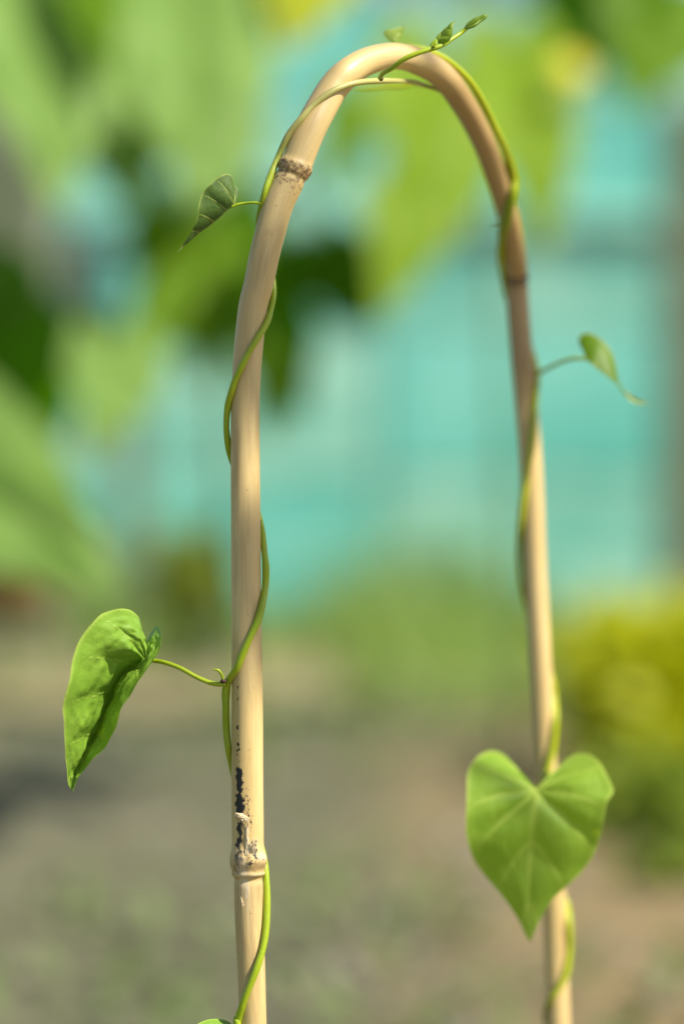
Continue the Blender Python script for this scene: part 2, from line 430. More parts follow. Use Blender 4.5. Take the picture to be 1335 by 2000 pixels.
# ------------------------------------------------------------ broad-leaved plants (out of focus)
BG = {
 'fresh': leaf_mat('broad_leaf_fresh', (0.09, 0.19, 0.004), (0.12, 0.23, 0.006), (0.16, 0.27, 0.01), (0.24, 0.40, 0.004), 0.4, 0.5, 0.5, 120, 0.3, 0.1, 0.15),
 'pale': leaf_mat('broad_leaf_pale', (0.15, 0.27, 0.050), (0.185, 0.32, 0.070), (0.26, 0.36, 0.13), (0.28, 0.45, 0.07), 0.35, 0.5, 0.5, 120, 0.3, 0.1, 0.15),
 'mid': leaf_mat('broad_leaf_bright', (0.155, 0.265, 0.010), (0.20, 0.315, 0.014), (0.23, 0.34, 0.06), (0.34, 0.50, 0.01), 0.4, 0.5, 0.5, 120, 0.3, 0.1, 0.15),
 'dark': leaf_mat('broad_leaf_deep', (0.060, 0.19, 0.002), (0.080, 0.23, 0.003), (0.09, 0.24, 0.006), (0.13, 0.34, 0.002), 0.42, 0.6, 0.4, 120, 0.3, 0.1, 0.2),
 'yel': leaf_mat('broad_leaf_yellowing', (0.32, 0.36, 0.010), (0.38, 0.42, 0.02), (0.42, 0.46, 0.05), (0.5, 0.55, 0.02), 0.4, 0.5, 0.3, 120, 0.3, 0.1, 0.15),
}
HALF = [(0, 0), (0.05, -0.08), (0.16, -0.17), (0.30, -0.18), (0.42, -0.10), (0.50, 0.06), (0.49, 0.25), (0.42, 0.45), (0.30, 0.64), (0.17, 0.80), (0.07, 0.92), (0, 1.0)]
def broad_leaf(parent, b, tp, d, dd, wpx, twist, kind, fold=0.12, holes=(), droop=0.1, stalk=None, seed=0):
    lpx = math.hypot(tp[0] - b[0], tp[1] - b[1]) * PXM(d)
    dd = dd - (0.55 if kind != 'dark' else -0.25) * lpx
    B = P(b[0], b[1], d); T = P(tp[0], tp[1], d + dd)
    a = T - B; L = np.linalg.norm(a); a = a / L
    n0 = -FWD - a * np.dot(-FWD, a); n0 /= np.linalg.norm(n0)
    s0 = np.cross(a, n0)
    tws = math.copysign(1, np.dot(s0, SUN_DIR)) * (1 if kind != 'dark' else -1) * (18 + abs(twist) * .6) + twist * .4
    c, s = math.cos(R(tws)), math.sin(R(tws))
    n = n0 * c + s0 * s; sd = s0 * c - n0 * s
    W = wpx * PXM(d)
    dr = lambda v: -n * (droop * L * v * v)
    mid = [B + a * L * v + dr(v) for v in np.linspace(0, 1, 7)]
    rs = random.Random(seed)
    def side(sg):
        o = []
        for (x, y) in HALF:
            j = 1 + rs.uniform(-0.06, 0.06)
            o.append(B + a * L * y + sd * (sg * x * W * j) + n * (fold * abs(x) * W + rs.uniform(-0.02, 0.02) * W * abs(x)) + dr(max(0, y)))
        return o
    hl = [(P(h[0], h[1], d + dd * 0.4), 0, h[2] * PXM(d)) for h in holes]
    lf = leaf('leaf', parent, BG[kind], mid, side(-1), side(1), nt_=48, nu=16, veins=6, bulge=0.06, quilt=0.004, wave=0.006, holes=hl, seed=seed, vw=0.0022)
    if stalk is not None:
        st = np.array(stalk)
        m1 = (B + st) / 2 + np.array([0, 0, 0.03])
        v, f, _, _ = tube([(*st, 0.0022), (*m1, 0.002), (*B, 0.0017)], 16, 8)
        o = mesh_obj('leaf_stalk', v, f, M_bgstem, lf)
    return lf
M_bgstem = simple('broad_stem', (0.11, 0.17, 0.03), (0.16, 0.22, 0.05), 30, 0.6)

def broad_plant(name, label, cat, path, leaves, group=None, rad=0.005):
    """path: list of world points of the main stem; each leaf hangs from its nearest stem point"""
    root = empty(name, path[0]); tag(root, label, cat, group)
    p4 = [(*p, rad * (1 - 0.5 * i / (len(path) - 1))) for i, p in enumerate(path)]
    v, f, c, r = tube(p4, 60, 10)
    mesh_obj('stem', v, f, M_bgstem, root)
    for k, lf in enumerate(leaves):
        kw = lf[-1] if isinstance(lf[-1], dict) else {}
        a = lf[:-1] if kw else lf
        B = P(a[0][0], a[0][1], a[2])
        i = np.argmin(np.linalg.norm(c - (B + np.array([0, 0, -0.02])), axis=1))
        broad_leaf(root, *a, stalk=c[i], seed=k * 3 + len(name), **kw)
    return root
def gp(px_, py_, d): return tuple(P(px_, py_, d))
def gr(px_, d):
    p = P(px_, 1000, d); return (p[0], p[1], 0.0)

# (base px, tip px, depth, depth change, width px, twist, kind)
broad_plant('broad_leaved_climber', 'tall climber with big pale heart leaves at the left of the garden', 'climbing plant',
    [gr(-150, 2.15), gp(-140, 1500, 2.15), gp(-60, 1000, 2.15), gp(-40, 600, 2.12), gp(60, 250, 2.12), gp(250, -60, 2.1), gp(520, -160, 2.1)],
    [((40, -40), (130, 375), 2.0, -0.05, 350, -12, 'pale'),
     ((350, -30), (400, 370), 2.05, -0.05, 370, 14, 'pale'),
     ((215, 110), (255, 385), 2.2, -0.03, 300, 8, 'pale'),
     ((440, 200), (360, 440), 2.25, -0.03, 190, 8, 'pale'),
     ((150, -90), (230, 150), 1.98, -0.03, 120, -8, 'fresh'),
     ((330, 230), (290, 330), 2.05, -0.03, 90, -8, 'fresh'),
     ((480, 30), (440, 150), 2.05, -0.03, 110, -8, 'mid'),
     ((620, -150), (565, 85), 2.1, -0.04, 240, 5, 'yel'),
     ((-190, 860), (235, 1130), 1.8, -0.0, 380, -5, 'pale'),
     ((235, 660), (190, 880), 2.0, -0.03, 200, 10, 'pale'),
     ((40, 620), (75, 930), 2.1, 0.02, 270, -25, 'dark'),
     ((-60, 520), (60, 700), 2.15, 0.02, 260, -25, 'dark')], rad=0.007)
broad_plant('broad_leaved_creeper', 'leafy plant with crowded deep green leaves behind the left side of the cane', 'leafy plant',
    [gr(500, 2.5), gp(480, 1300, 2.5), gp(440, 1000, 2.45), gp(430, 700, 2.4), gp(460, 480, 2.35), gp(700, 250, 2.3)],
    [((460, 390), (430, 690), 2.3, 0.02, 260, 20, 'dark'),
     ((625, 475), (712, 660), 2.3, 0.02, 200, -20, 'dark'),
     ((500, 560), (585, 830), 2.35, 0.0, 200, -15, 'dark'),
     ((540, 500), (500, 640), 2.35, 0.0, 150, -15, 'dark'),

     ((420, 470), (230, 720), 2.25, -0.02, 190, 10, 'fresh'),
     ((665, 490), (735, 650), 2.3, 0.02, 200, -20, 'dark'),
     ((330, 410), (250, 530), 2.3, 0.0, 150, 15, 'fresh'),
     ((520, 700), (530, 860), 2.3, 0, 120, -15, 'fresh'),
     ((400, 660), (390, 760), 2.35, 0, 90, -15, 'mid'),
     ((460, 580), (200, 690), 2.4, 0, 150, 25, 'dark')])
broad_plant('broad_leaved_runner', 'bright green heart leaves hanging under the middle of the arch', 'leafy plant',
    [gr(1000, 2.62), gp(1010, 1200, 2.6), gp(980, 800, 2.58), gp(960, 400, 2.5), gp(930, 100, 2.4)],
    [((860, 150), (770, 600), 2.15, -0.04, 320, -8, 'mid', dict(holes=((712, 300, 50), ))),
     ((1000, 90), (1080, 470), 2.25, -0.03, 230, 10, 'mid'),
     ((690, 190), (645, 370), 2.3, -0.02, 120, 15, 'fresh')])
tr = broad_plant('flowering_shrub', 'shrub with a yellow bloom reaching in at the upper right corner', 'flowering plant',
    [gr(1500, 2.6), gp(1480, 1000, 2.6), gp(1400, 400, 2.55), gp(1280, 60, 2.5), gp(1180, -40, 2.45)],
    [((1230, -30), (1065, 210), 2.3, -0.02, 240, 25, 'dark'),
     ((1290, -20), (1240, 210), 2.3, -0.02, 260, 8, 'fresh'),
     ((1130, -60), (1060, 100), 2.35, 0.0, 150, 8, 'dark'),
     ((1200, -40), (1150, 120), 2.4, 0, 150, -10, 'mid')])
M_petal = simple('yellow_petal', (0.48, 0.40, 0.006), (0.56, 0.48, 0.01), 40, 0.6)
def blossom(parent, c, r, seed):
    V = []; F = []
    rs = random.Random(seed)
    ax = -FWD + np.array([rs.uniform(-.4, .4), 0, rs.uniform(0, .6)]); ax /= np.linalg.norm(ax)
    u = np.cross(ax, [0, 0, 1]); u /= np.linalg.norm(u); v = np.cross(ax, u)
    for k in range(6):
        a = k * math.pi / 3
        dr = u * math.cos(a) + v * math.sin(a); sd = -u * math.sin(a) + v * math.cos(a)
        b = len(V)
        for (l, wd, h) in ((0.0, .08, 0), (.4, .28, .18), (.8, .34, .22), (1.05, .18, .1), (1.15, 0.02, .05)):
            V += [c + dr * (l * r) - sd * (wd * r) + ax * (h * r), c + dr * (l * r) + ax * (h * r * .6), c + dr * (l * r) + sd * (wd * r) + ax * (h * r)]
        for q in range(4):
            for s in range(2): F.append([b + q * 3 + s, b + q * 3 + s + 1, b + q * 3 + s + 4, b + q * 3 + s + 3])
    return mesh_obj('blossom', V, F, M_petal, parent)
blossom(tr, P(1118, 135, 2.2), 34 * PXM(2.25), 2)

# bushes made of many small leaves
def bush(name, label, cat, blobs, n, size, mat_c1, mat_c2, trans, seed, group=None, stems=True):
    """blobs: list of (centre, (rx,ry,rz)); leaves fill them"""
    rs = np.random.RandomState(seed)
    base = np.mean([b[0] for b in blobs], axis=0); base[2] = 0
    root = empty(name, base); tag(root, label, cat, group)
    m = leaf_mat(name + '_foliage', mat_c1, mat_c2, mat_c2, trans, 0.4, 0.55, 0.2, 60, 0.2, 0.05)
    V = []; F = []
    vol = np.array([b[1][0] * b[1][1] * b[1][2] for b in blobs]); vol = vol / vol.sum()
    for k in range(n):
        b = blobs[rs.choice(len(blobs), p=vol)]
        q = rs.normal(size=3); q /= np.linalg.norm(q); q *= rs.uniform(0.25, 1) ** 0.6 * (0.75 + 0.4 * rs.rand())
        c = np.array(b[0]) + q * np.array(b[1])
        a = rs.normal(size=3) * 0.7 + q + np.array([0, 0, -0.25]); a /= np.linalg.norm(a)
        s = np.cross(a, rs.normal(size=3)); s /= np.linalg.norm(s); nn = np.cross(a, s)
        L = size * rs.uniform(0.6, 1.3); W = L * 0.34
        i = len(V)
        V += [c, c + a * L * .3 + s * W + nn * L * .07, c + a * L * .35, c + a * L * .3 - s * W + nn * L * .07,
              c + a * L * .7 + s * W * .7 + nn * L * .03, c + a * L * .7 - nn * L * .04, c + a * L * .7 - s * W * .7 + nn * L * .03, c + a * L - nn * L * .12]
        F += [[i, i + 1, i + 2], [i, i + 2, i + 3], [i + 1, i + 4, i + 5, i + 2], [i + 2, i + 5, i + 6, i + 3], [i + 4, i + 7, i + 5], [i + 5, i + 7, i + 6]]
    V = np.array(V); V[:, 2] = np.maximum(V[:, 2], 0.012)
    mesh_obj('foliage', V, F, m, root, attrs={'vein': np.zeros(len(V)), 'edge': np.zeros(len(V))})
    SV = []; SF = []
    for b in blobs:
        for k in range(5):
            t = np.array(b[0]) + rs.uniform(-.6, .6, 3) * np.array(b[1])
            g = np.array([base[0] + rs.uniform(-.03, .03), base[1] + rs.uniform(-.03, .03), 0.0])
            mdl = (t + g) / 2 + rs.uniform(-.02, .02, 3)
            v, f, _, _ = tube([(*g, .004), (*mdl, .003), (*t, .0015)], 10, 6)
            o = len(SV); SV += v.tolist(); SF += [[i + o for i in q] for q in f]
    mesh_obj('stem', SV, SF, M_bgstem, root)
    return root
def blob(px_, py_, d, rx, ry, rd=None):
    k = PXM(d); return (P(px_, py_, d), (rx * k, rd if rd else rx * k, ry * k))
bush('yellow_shrub', 'rounded shrub with golden lime leaves on the right above the sandy ground', 'shrub',
     [blob(1290, 1350, 2.45, 150, 170), blob(1180, 1340, 2.5, 80, 80), blob(1280, 1480, 2.4, 130, 90), blob(1160, 1240, 2.6, 70, 50)], 760, 0.035, (0.48, 0.51, 0.004), (0.56, 0.57, 0.006), (0.62, 0.66, 0.008), 5)
bush('low_bush', 'low olive green bush below the golden shrub', 'shrub',
     [blob(1270, 1610, 2.3, 120, 110), blob(1330, 1800, 2.1, 70, 110)], 700, 0.035, (0.24, 0.32, 0.03), (0.32, 0.40, 0.05), (0.25, 0.35, 0.03), 6)
bush('garden_hedge', 'dark hedge showing just above the teal fence', 'hedge',
     [((x, 4.15 + 0.05 * math.sin(x * 7), 0.52 + 0.05 * math.sin(x * 3)), (0.3, 0.25, 0.50)) for x in np.arange(-2.2, 2.3, 0.4)], 6500, 0.07, (0.03, 0.06, 0.02), (0.05, 0.09, 0.03), (0.06, 0.12, 0.02), 7)
bush('weedy_plant', 'small yellow green weed at the foot of the fence left of the cane', 'plant',
     [blob(375, 1120, 3.2, 60, 70)], 160, 0.04, (0.22, 0.28, 0.04), (0.27, 0.32, 0.05), (0.35, 0.42, 0.04), 8)
bush('rusty_plant', 'small plant with rusty brown leaves beneath the big left leaf', 'plant',
     [blob(15, 1120, 3.1, 60, 60)], 160, 0.04, (0.24, 0.15, 0.05), (0.30, 0.20, 0.07), (0.3, 0.2, 0.05), 9)

# grass before the fence
def grass():
    rs = np.random.RandomState(11); V = []; F = []
    for k in range(15000):
        x = rs.uniform(-0.95, 1.5); y = rs.uniform(2.95, 3.6)
        dens = 0.35 + 0.65 * (1 / (1 + math.exp(-(x + 0.12) * 12)))
        if rs.rand() > dens: continue
        if x < 0 and y < 3.35: continue
        if y < 3.2 and rs.rand() < .5: continue
        h = rs.uniform(0.025, 0.10) * (0.6 + 1.4 * max(0, y - 3.0)) * (0.6 + 0.9 * (0.5 + 0.5 * math.sin(x * 9 + 2 * math.sin(x * 4)))); a = rs.uniform(0, 6.28); wdt = 0.003
        dx, dy = math.cos(a) * wdt, math.sin(a) * wdt; lx, ly = rs.uniform(-.5, .5, 2) * h
        i = len(V)
        V += [(x - dx, y - dy, 0.0), (x + dx, y + dy, 0.0), (x + dx * .7 + lx * .4, y + dy * .7 + ly * .4, h * .6), (x - dx * .7 + lx * .4, y - dy * .7 + ly * .4, h * .6), (x + lx, y + ly, h)]
        F += [[i, i + 1, i + 2, i + 3], [i + 3, i + 2, i + 4]]
    m = leaf_mat('grass_blade', (0.22, 0.35, 0.08), (0.31, 0.43, 0.12), (0.2, 0.3, 0.1), (0.45, 0.58, 0.12), 0.35, 0.55, 0.1, 30, 0.1, 0.0)
    tag(mesh_obj('grass', V, F, m, attrs={'vein': np.zeros(len(V)), 'edge': np.zeros(len(V))}), kind='stuff')
grass()

# low weeds and litter scattered over the soil
def ground_cover():
    rs = np.random.RandomState(21); V = []; F = []
    for k in range(2600):
        x = rs.uniform(-0.8, 0.9); y = rs.uniform(1.5, 3.0)
        if vnoise(np.array(x * 4.0 + 9), np.array(y * 3.0), 5) < 0.56 + .12 * rs.rand(): continue
        h = rs.uniform(0.008, 0.035); a = rs.uniform(0, 6.28); c = np.array([x, y, 0.004 + rs.uniform(0, .012)])
        d = np.array([math.cos(a), math.sin(a), rs.uniform(.1, .9)]) * h; q = np.array([-math.sin(a), math.cos(a), 0]) * h * .3
        i = len(V); V += [c, c + d * .5 + q, c + d, c + d * .5 - q]; F.append([i, i + 1, i + 2, i + 3])
    m = leaf_mat('weed_leaf', (0.13, 0.18, 0.065), (0.18, 0.23, 0.09), (0.2, 0.3, 0.1), (0.22, 0.30, 0.09), 0.3, 0.55, 0.1, 30, 0.1, 0.0, 0.2)
    tag(mesh_obj('weeds', V, F, m, attrs={'vein': np.zeros(len(V)), 'edge': np.zeros(len(V))}), kind='stuff')
    V = []; F = []
    for k in range(500):
        x = rs.uniform(-0.8, 0.9); y = rs.uniform(1.5, 2.95); r = rs.uniform(.003, .014)
        o = len(V)
        for (ph, th) in [(0, 0)] + [(1, t) for t in range(5)] + [(2, t) for t in range(5)]:
            e = (0, 1.0, .55)[ph]; z = (1.0, .35, 1.0)[ph]
            if ph == 0: V.append((x, y, r * .75))
            else:
                aa = th * 1.2566 + ph * .4; rr = r * (1.0 if ph == 1 else .7) * rs.uniform(.8, 1.15)
                V.append((x + math.cos(aa) * rr, y + math.sin(aa) * rr, -.004 if ph == 1 else r * .55))
        for t in range(5):
            F.append([o + 1 + t, o + 1 + (t + 1) % 5, o + 6 + (t + 1) % 5, o + 6 + t]); F.append([o, o + 6 + t, o + 6 + (t + 1) % 5])
    tag(mesh_obj('gravel', V, F, simple('pebble_grey', (0.11, 0.105, 0.08), (0.24, 0.225, 0.17), 40, 0.8)), kind='stuff')
ground_cover()

# blue pot on the ground and a blue tub hung by the fence
def lathe(name, c, prof, mat, seg=32, parent=None):
    V = []; F = []
    n = len(prof)
    for (r, z) in prof:
        for k in range(seg): V.append((c[0] + r * math.cos(k * 2 * math.pi / seg), c[1] + r * math.sin(k * 2 * math.pi / seg), c[2] + z))
    for i in range(n - 1):
        for k in range(seg): F.append([i * seg + k, i * seg + (k + 1) % seg, (i + 1) * seg + (k + 1) % seg, (i + 1) * seg + k])
    F.append(list(range(seg))[::-1])
    return mesh_obj(name, V, F, mat, parent)
M_blue = simple('blue_plastic', (0.05, 0.13, 0.17), (0.07, 0.17, 0.21), 10, 0.5)
g = P(400, 1250, 3.3)
pt = empty('plant_pot', (g[0], g[1], 0.0)); tag(pt, 'dark blue plastic pot on the pale path left of the cane', 'pot')
lathe('pot_wall', (g[0], g[1], 0.014), [(0.028, 0), (0.036, 0.05), (0.038, 0.05), (0.038, 0.06), (0.034, 0.06), (0.032, 0.04)], M_blue, parent=pt)
M_lblue = simple('pale_blue_plastic', (0.16, 0.30, 0.36), (0.20, 0.36, 0.43), 10, 0.5)
g = P(155, 545, 3.45)
jb = empty('blue_bucket', (g[0], g[1], 0.0)); tag(jb, 'pale blue bucket up on a wooden stool between the left leaves', 'bucket')
bz = g[2] - 0.05
lathe('bucket_wall', (g[0], g[1], bz), [(0.035, 0), (0.045, 0.10), (0.048, 0.10), (0.048, 0.107), (0.043, 0.107), (0.034, 0.01)], M_lblue, parent=jb)
stl = empty('wooden_stool', (g[0], g[1], 0.0)); tag(stl, 'wooden stool carrying the pale blue bucket by the fence', 'stool')
box('seat', g[0] - .08, g[0] + .08, g[1] - .08, g[1] + .08, bz - .02, bz - 0.001, M_wood, stl)
for sx in (-1, 1):
    for sy in (-1, 1):
        box('leg', g[0] + sx * .06 - .01, g[0] + sx * .06 + .01, g[1] + sy * .06 - .01, g[1] + sy * .06 + .01, 0, bz - .021, M_wood, stl)

# ------------------------------------------------------------ unseen tall climber towards the sun; its leaves are placed to dapple the hoop
def shade_plant():
    D = 1.25
    up = SUN_DIR * D
    top = P(760, 700, .97) + up
    foot = np.array([top[0] + 0.45, top[1] - 0.25, 0.0])
    path = [foot, foot + np.array([-.05, 0, .5]), foot + np.array([-.12, .05, 1.0]), top + np.array([.15, -.05, -.15]), top + np.array([0.0, 0, 0.05]), top + np.array([-.16, .03, .02])]
    root = empty('tall_climber', foot); tag(root, 'tall climber out of view, its leaves placed to shade the middle of the cane', 'climbing plant')
    v, f, c, r = tube([(*p, .006 - .0006 * i) for i, p in enumerate(path)], 60, 10)
    mesh_obj('stem', v, f, M_bgstem, root)
    a0 = np.array([0, 0, -1.0]); a0 = a0 - SUN_DIR * np.dot(a0, SUN_DIR); a0 /= np.linalg.norm(a0)
    sd = np.cross(a0, SUN_DIR)
    # (picture point the leaf's shade should reach, depth, length, width)
    for k, (x, y, d, L, W) in enumerate(SHADES):
        cc = P(x, y, d) + up * (1 + .03 * (k % 3))
        B = cc - a0 * L / 2
        mid = [B + a0 * L * q for q in np.linspace(0, 1, 5)]
        side = lambda sg: [B + a0 * L * yy + sd * (sg * xx * W) - SUN_DIR * (abs(xx) * .1 * W) for xx, yy in HALF]
        lf = leaf('leaf', root, BG['dark'], mid, side(-1), side(1), nt_=36, nu=12, veins=5, bulge=.05, seed=k, vw=.002)
        i = np.argmin(np.linalg.norm(c - B, axis=1))
        vv, ff, _, _ = tube([(*c[i], .002), (*((c[i] + B) / 2 + SUN_DIR * .02), .0018), (*B, .0015)], 12, 6)
        mesh_obj('leaf_stalk', vv, ff, M_bgstem, lf)
SHADES = [(481, 755, .92, .046, .022), (490, 1235, .92, .044, .020), (1012, 590, 1.03, .052, .024), (1024, 770, 1.03, .030, .018)]
shade_plant()

# ------------------------------------------------------------ the bamboo hoop
# (px, py, diameter px)
CL = [(496, 2060, 53), (494, 2000, 53), (491, 1900, 54), (487, 1800, 56), (485, 1720, 57), (484, 1640, 62), (483, 1520, 62), (483, 1400, 61), (481, 1200, 59), (480, 1050, 58),
      (479, 900, 57), (479, 800, 56), (481, 740, 56), (485, 680, 57), (494, 600, 57), (505, 555, 58), (516, 500, 59), (529, 450, 59), (543, 400, 60), (560, 362, 61), (577, 325, 61),
      (603, 258, 62), (628, 210, 61), (652, 170, 59), (678, 143, 57), (714, 121, 54), (757, 110, 51), (790, 112, 51), (820, 122, 52), (850, 138, 52), (876, 162, 51), (900, 196, 49),
      (925, 238, 47), (950, 292, 45), (968, 344, 43), (983, 390, 42), (996, 440, 42), (1005, 500, 42), (1009, 545, 42), (1011, 600, 43), (1019, 700, 44), (1028, 800, 44),
      (1037, 920, 44), (1045, 1110, 44), (1053, 1260, 43), (1060, 1400, 43), (1066, 1520, 44), (1075, 1650, 45), (1083, 1800, 46), (1088, 1950, 46), (1090, 2000, 46), (1092, 2060, 46)]
def cane_depth(i):
    y = CL[i][1]; n = len(CL)
    # depth grows from left leg over the arch to the right leg
    arc = [0.0]
    for k in range(1, n): arc.append(arc[-1] + math.hypot(CL[k][0] - CL[k - 1][0], CL[k][1] - CL[k - 1][1]))
    a = arc[i]
    xs = [0, 1600, 1800, 1960, 2100, 2300, 2600, 4600]
    ds = [.92, .92, .922, .932, .952, .985, 1.03, 1.03]
    return float(np.interp(a, xs, ds))
cds = [cane_depth(i) for i in range(len(CL))]
pts = []
for i, (x, y, dia) in enumerate(CL):
    p = P(x, y, cds[i]); pts.append([*p, dia / 2 * PXM(cds[i])])
CANE_PX = cr([[x, y, 0, cds[i], dia] for i, (x, y, dia) in enumerate(CL)], 3000)
def down(p, n=5):
    p = np.array(p); out = []
    for k in range(1, n + 1):
        z = p[2] * (1 - k / n) - 0.01
        out.append([p[0], p[1] - 0.0 * k, z, p[3]])
    return out
full = down(pts[0])[::-1] + pts + down(pts[-1])
cane = empty('bamboo_hoop', (pts[0][0], pts[0][1], 0.0)); tag(cane, 'smooth tan bamboo cane bent into a tall arch, wound with a vine', 'plant support')
def make_cane():
    n, seg = 3400, 96
    c4 = cr(full, n); c = c4[:, :3]; r = c4[:, 3].copy()
    s = np.concatenate([[0], np.cumsum(np.linalg.norm(np.diff(c, axis=0), axis=1))]) * 1000.0  # mm
    def s_at(x, y, d): return s[np.argmin(np.linalg.norm(c - P(x, y, d), axis=1))]
    s1 = s_at(485, 1690, .92); s2 = s_at(575, 331, .922); s3 = s_at(1009, 540, 1.03)
    g = lambda s0, w_: np.exp(-((s - s0) / w_) ** 2)
    # swellings: upward along left leg s increases
    rm = r.copy()
    rm += 0.0011 * g(s1 + 1.5, 3.2) - 0.0003 * g(s1 - 4.5, 1.2) + 0.0004 * g(s1 - 3.0, .8)
    rm += 0.00060 * g(s2 + .8, 1.5) - 0.00030 * g(s2 - 2.4, 1.0) + 0.00022 * g(s2 - 1.2, .5)
    rm += 0.00045 * g(s3, 1.1) - 0.00035 * g(s3 - 1.6, .6) - 0.0002 * g(s3 + 1.6, .6)
    t, Nn, B = frames(c)
    th = np.linspace(0, 2 * math.pi, seg, endpoint=False)
    S, TH = np.meshgrid(s, th, indexing='ij')
    # angle measured from the camera-facing side, positive to the picture's right
    n_cam = -FWD[None, :] - t * (t @ -FWD)[:, None]; n_cam /= np.linalg.norm(n_cam, axis=1)[:, None]
    side = np.cross(t, n_cam)
    ph0 = np.arctan2((n_cam * B).sum(1), (n_cam * Nn).sum(1))
    sgn = np.sign((np.cross(n_cam, side) * t).sum(1))
    A = TH - ph0[:, None]; A = (A + math.pi) % (2 * math.pi) - math.pi
    # sign: picture right on the left leg
    rs_ = np.cos(TH)[:, :, None] * Nn[:, None, :] + np.sin(TH)[:, :, None] * B[:, None, :]
    sidedot = (rs_ * RGT[None, None, :]).sum(2)
    k0 = np.argmin(np.abs(s - s1)); jj = np.argmin(np.abs(A[k0] - 0.8))
    if sidedot[k0, jj] < 0: A = -A
    nz = vnoise(A * 2.2 + 5, S * 0.35, 2) - .5
    rad = rm[:, None] * np.ones_like(A)
    # irregular bulge of the scarred lower node, bud to the right
    gg = lambda s0, ws, a0, wa: np.exp(-((S - s0) / ws) ** 2 - ((A - a0) / wa) ** 2)
    rad += 0.0005 * gg(s1 + 1.5, 3.5, .25, .45) + 0.0003 * gg(s1 + 1, 2.0, .95, .4) - 0.0004 * gg(s1 + 5, 4.0, -.1, .14) + 0.0004 * gg(s1 - 2.6 , .9, .45, .8)
    rad += 0.00016 * nz * (g(s1, 7)[:, None]) * 2
    V = c[:, None, :] + rad[:, :, None] * rs_
    black = np.zeros_like(A)
    def blk(x, y, hgt, a0, wa, k=1.0):
        ss = s_at(x, y, .92); black[:] = np.maximum(black, k * np.clip(1.35 * np.exp(-np.abs((S - ss) / (hgt * .166 / 2)) ** 2.4 - np.abs((A - a0 - .05 * np.sin(S * 2.3)) / wa) ** 2), 0, 1))
    # angles: sin(a) = offset / radius
    black += 1.0 * np.exp(-((S - s3 - 1.3) / .6) ** 2) + .8 * np.exp(-((S - s3 + 1.4) / .6) ** 2)
    blk(467, 1518, 48, -.52, .24, 1.1); blk(470, 1545, 24, -.46, .15, .9)
    blk(468, 1570, 50, -.50, .30, 1.2); blk(474, 1588, 26, -.36, .18, 1.1)
    blk(466, 1612, 24, -.55, .20, .8); blk(466, 1645, 26, -.62, .22, .85); blk(466, 1668, 26, -.55, .22, .65); blk(472, 1620, 60, -.38, .09, .8)
    blk(465, 1470, 34, -.6, .14, .50); blk(464, 1420, 12, -.62, .12, .66); blk(467, 1438, 8, -.55, .09, .72); blk(467, 1451, 8, -.55, .09, .72); blk(464, 1345, 60, -.62, .1, .42)
    blk(484, 1570, 60, .08, .12, .50); blk(491, 1600, 50, .26, .08, .45)
    blk(497, 1662, 32, .45, .11, .9); blk(488, 1680, 14, .2, .1, .6)
    # dark hairline rings
    ring = lambda s0, w_: np.exp(-((S - s0 - .35 * np.sin(A * 1.2) - .3 * nz) / w_) ** 2)
    brown = 0.85 * ring(s2, 2.6) * (0.75 + .5 * nz) + .55 * np.exp(-((S - (s2 - 4)) / 5.0) ** 2) * (A > -9)
    brown += .55 * gg(s1 + 2, 5, -.5, .6) + .35 * ring(s1, 4) + .12 * gg(s1 - 12, 8, .6, .6)
    brown += .6 * ring(s3, 2.4)
    brown += .22 * gg(s2 - 14, 4, .1, .5) + .2 * gg(s2 - 20, 2, .4, .3)
    brown += .45 * np.clip(black * (np.abs(S - s3) > 5), 0, 1)
    tan = .75 * ring(s2 - 1.3, .22) + .25 * ring(s2, 2.2) + .9 * ring(s3 + 1.4, .55) + .9 * ring(s3 - 1.4, .55) + .3 * ring(s3, 3) + .75 * ring(s1 - 3.6, .22) + .30 * ring(s1 - .5, 2.6)
    tan += .3 * gg(s_at(516, 455, .92), .9, -.1, .25)
    tan += .8 * np.clip((S - s_at(800, 114, .95)) / 25, 0, 1) * np.clip((s_at(1030, 850, 1.03) - S) / 25, 0, 1)  # browner skin along the right arm, also standing in for its shade
    fibre = np.clip((s1 - 4 - S) / 3, 0, 1) * np.clip(1 - (s1 - S) / 70, .6, 1) + .35 * ring(s1, 4)
    white = .8 * gg(s1 - 2, 6, -.35, .32) + .7 * gg(s1 - 8, 6, -.1, .18) + .75 * ring(s1 - 3.0, .45) * (A > .1) + .5 * gg(s1 + 2.5, 1.2, 1.0, .4)
    U = np.stack([A * 4.8, S, np.zeros_like(A)], -1)
    i = np.arange(n - 1)[:, None]; j = np.arange(seg)[None, :]; j2 = (j + 1) % seg
    F = np.stack([i * seg + j, i * seg + j2, (i + 1) * seg + j2, (i + 1) * seg + j], axis=-1).reshape(-1, 4)
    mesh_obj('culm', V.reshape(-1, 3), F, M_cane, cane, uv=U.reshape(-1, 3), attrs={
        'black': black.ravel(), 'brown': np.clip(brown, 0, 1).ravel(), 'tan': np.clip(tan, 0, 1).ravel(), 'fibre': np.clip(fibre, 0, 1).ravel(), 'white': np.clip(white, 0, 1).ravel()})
make_cane()

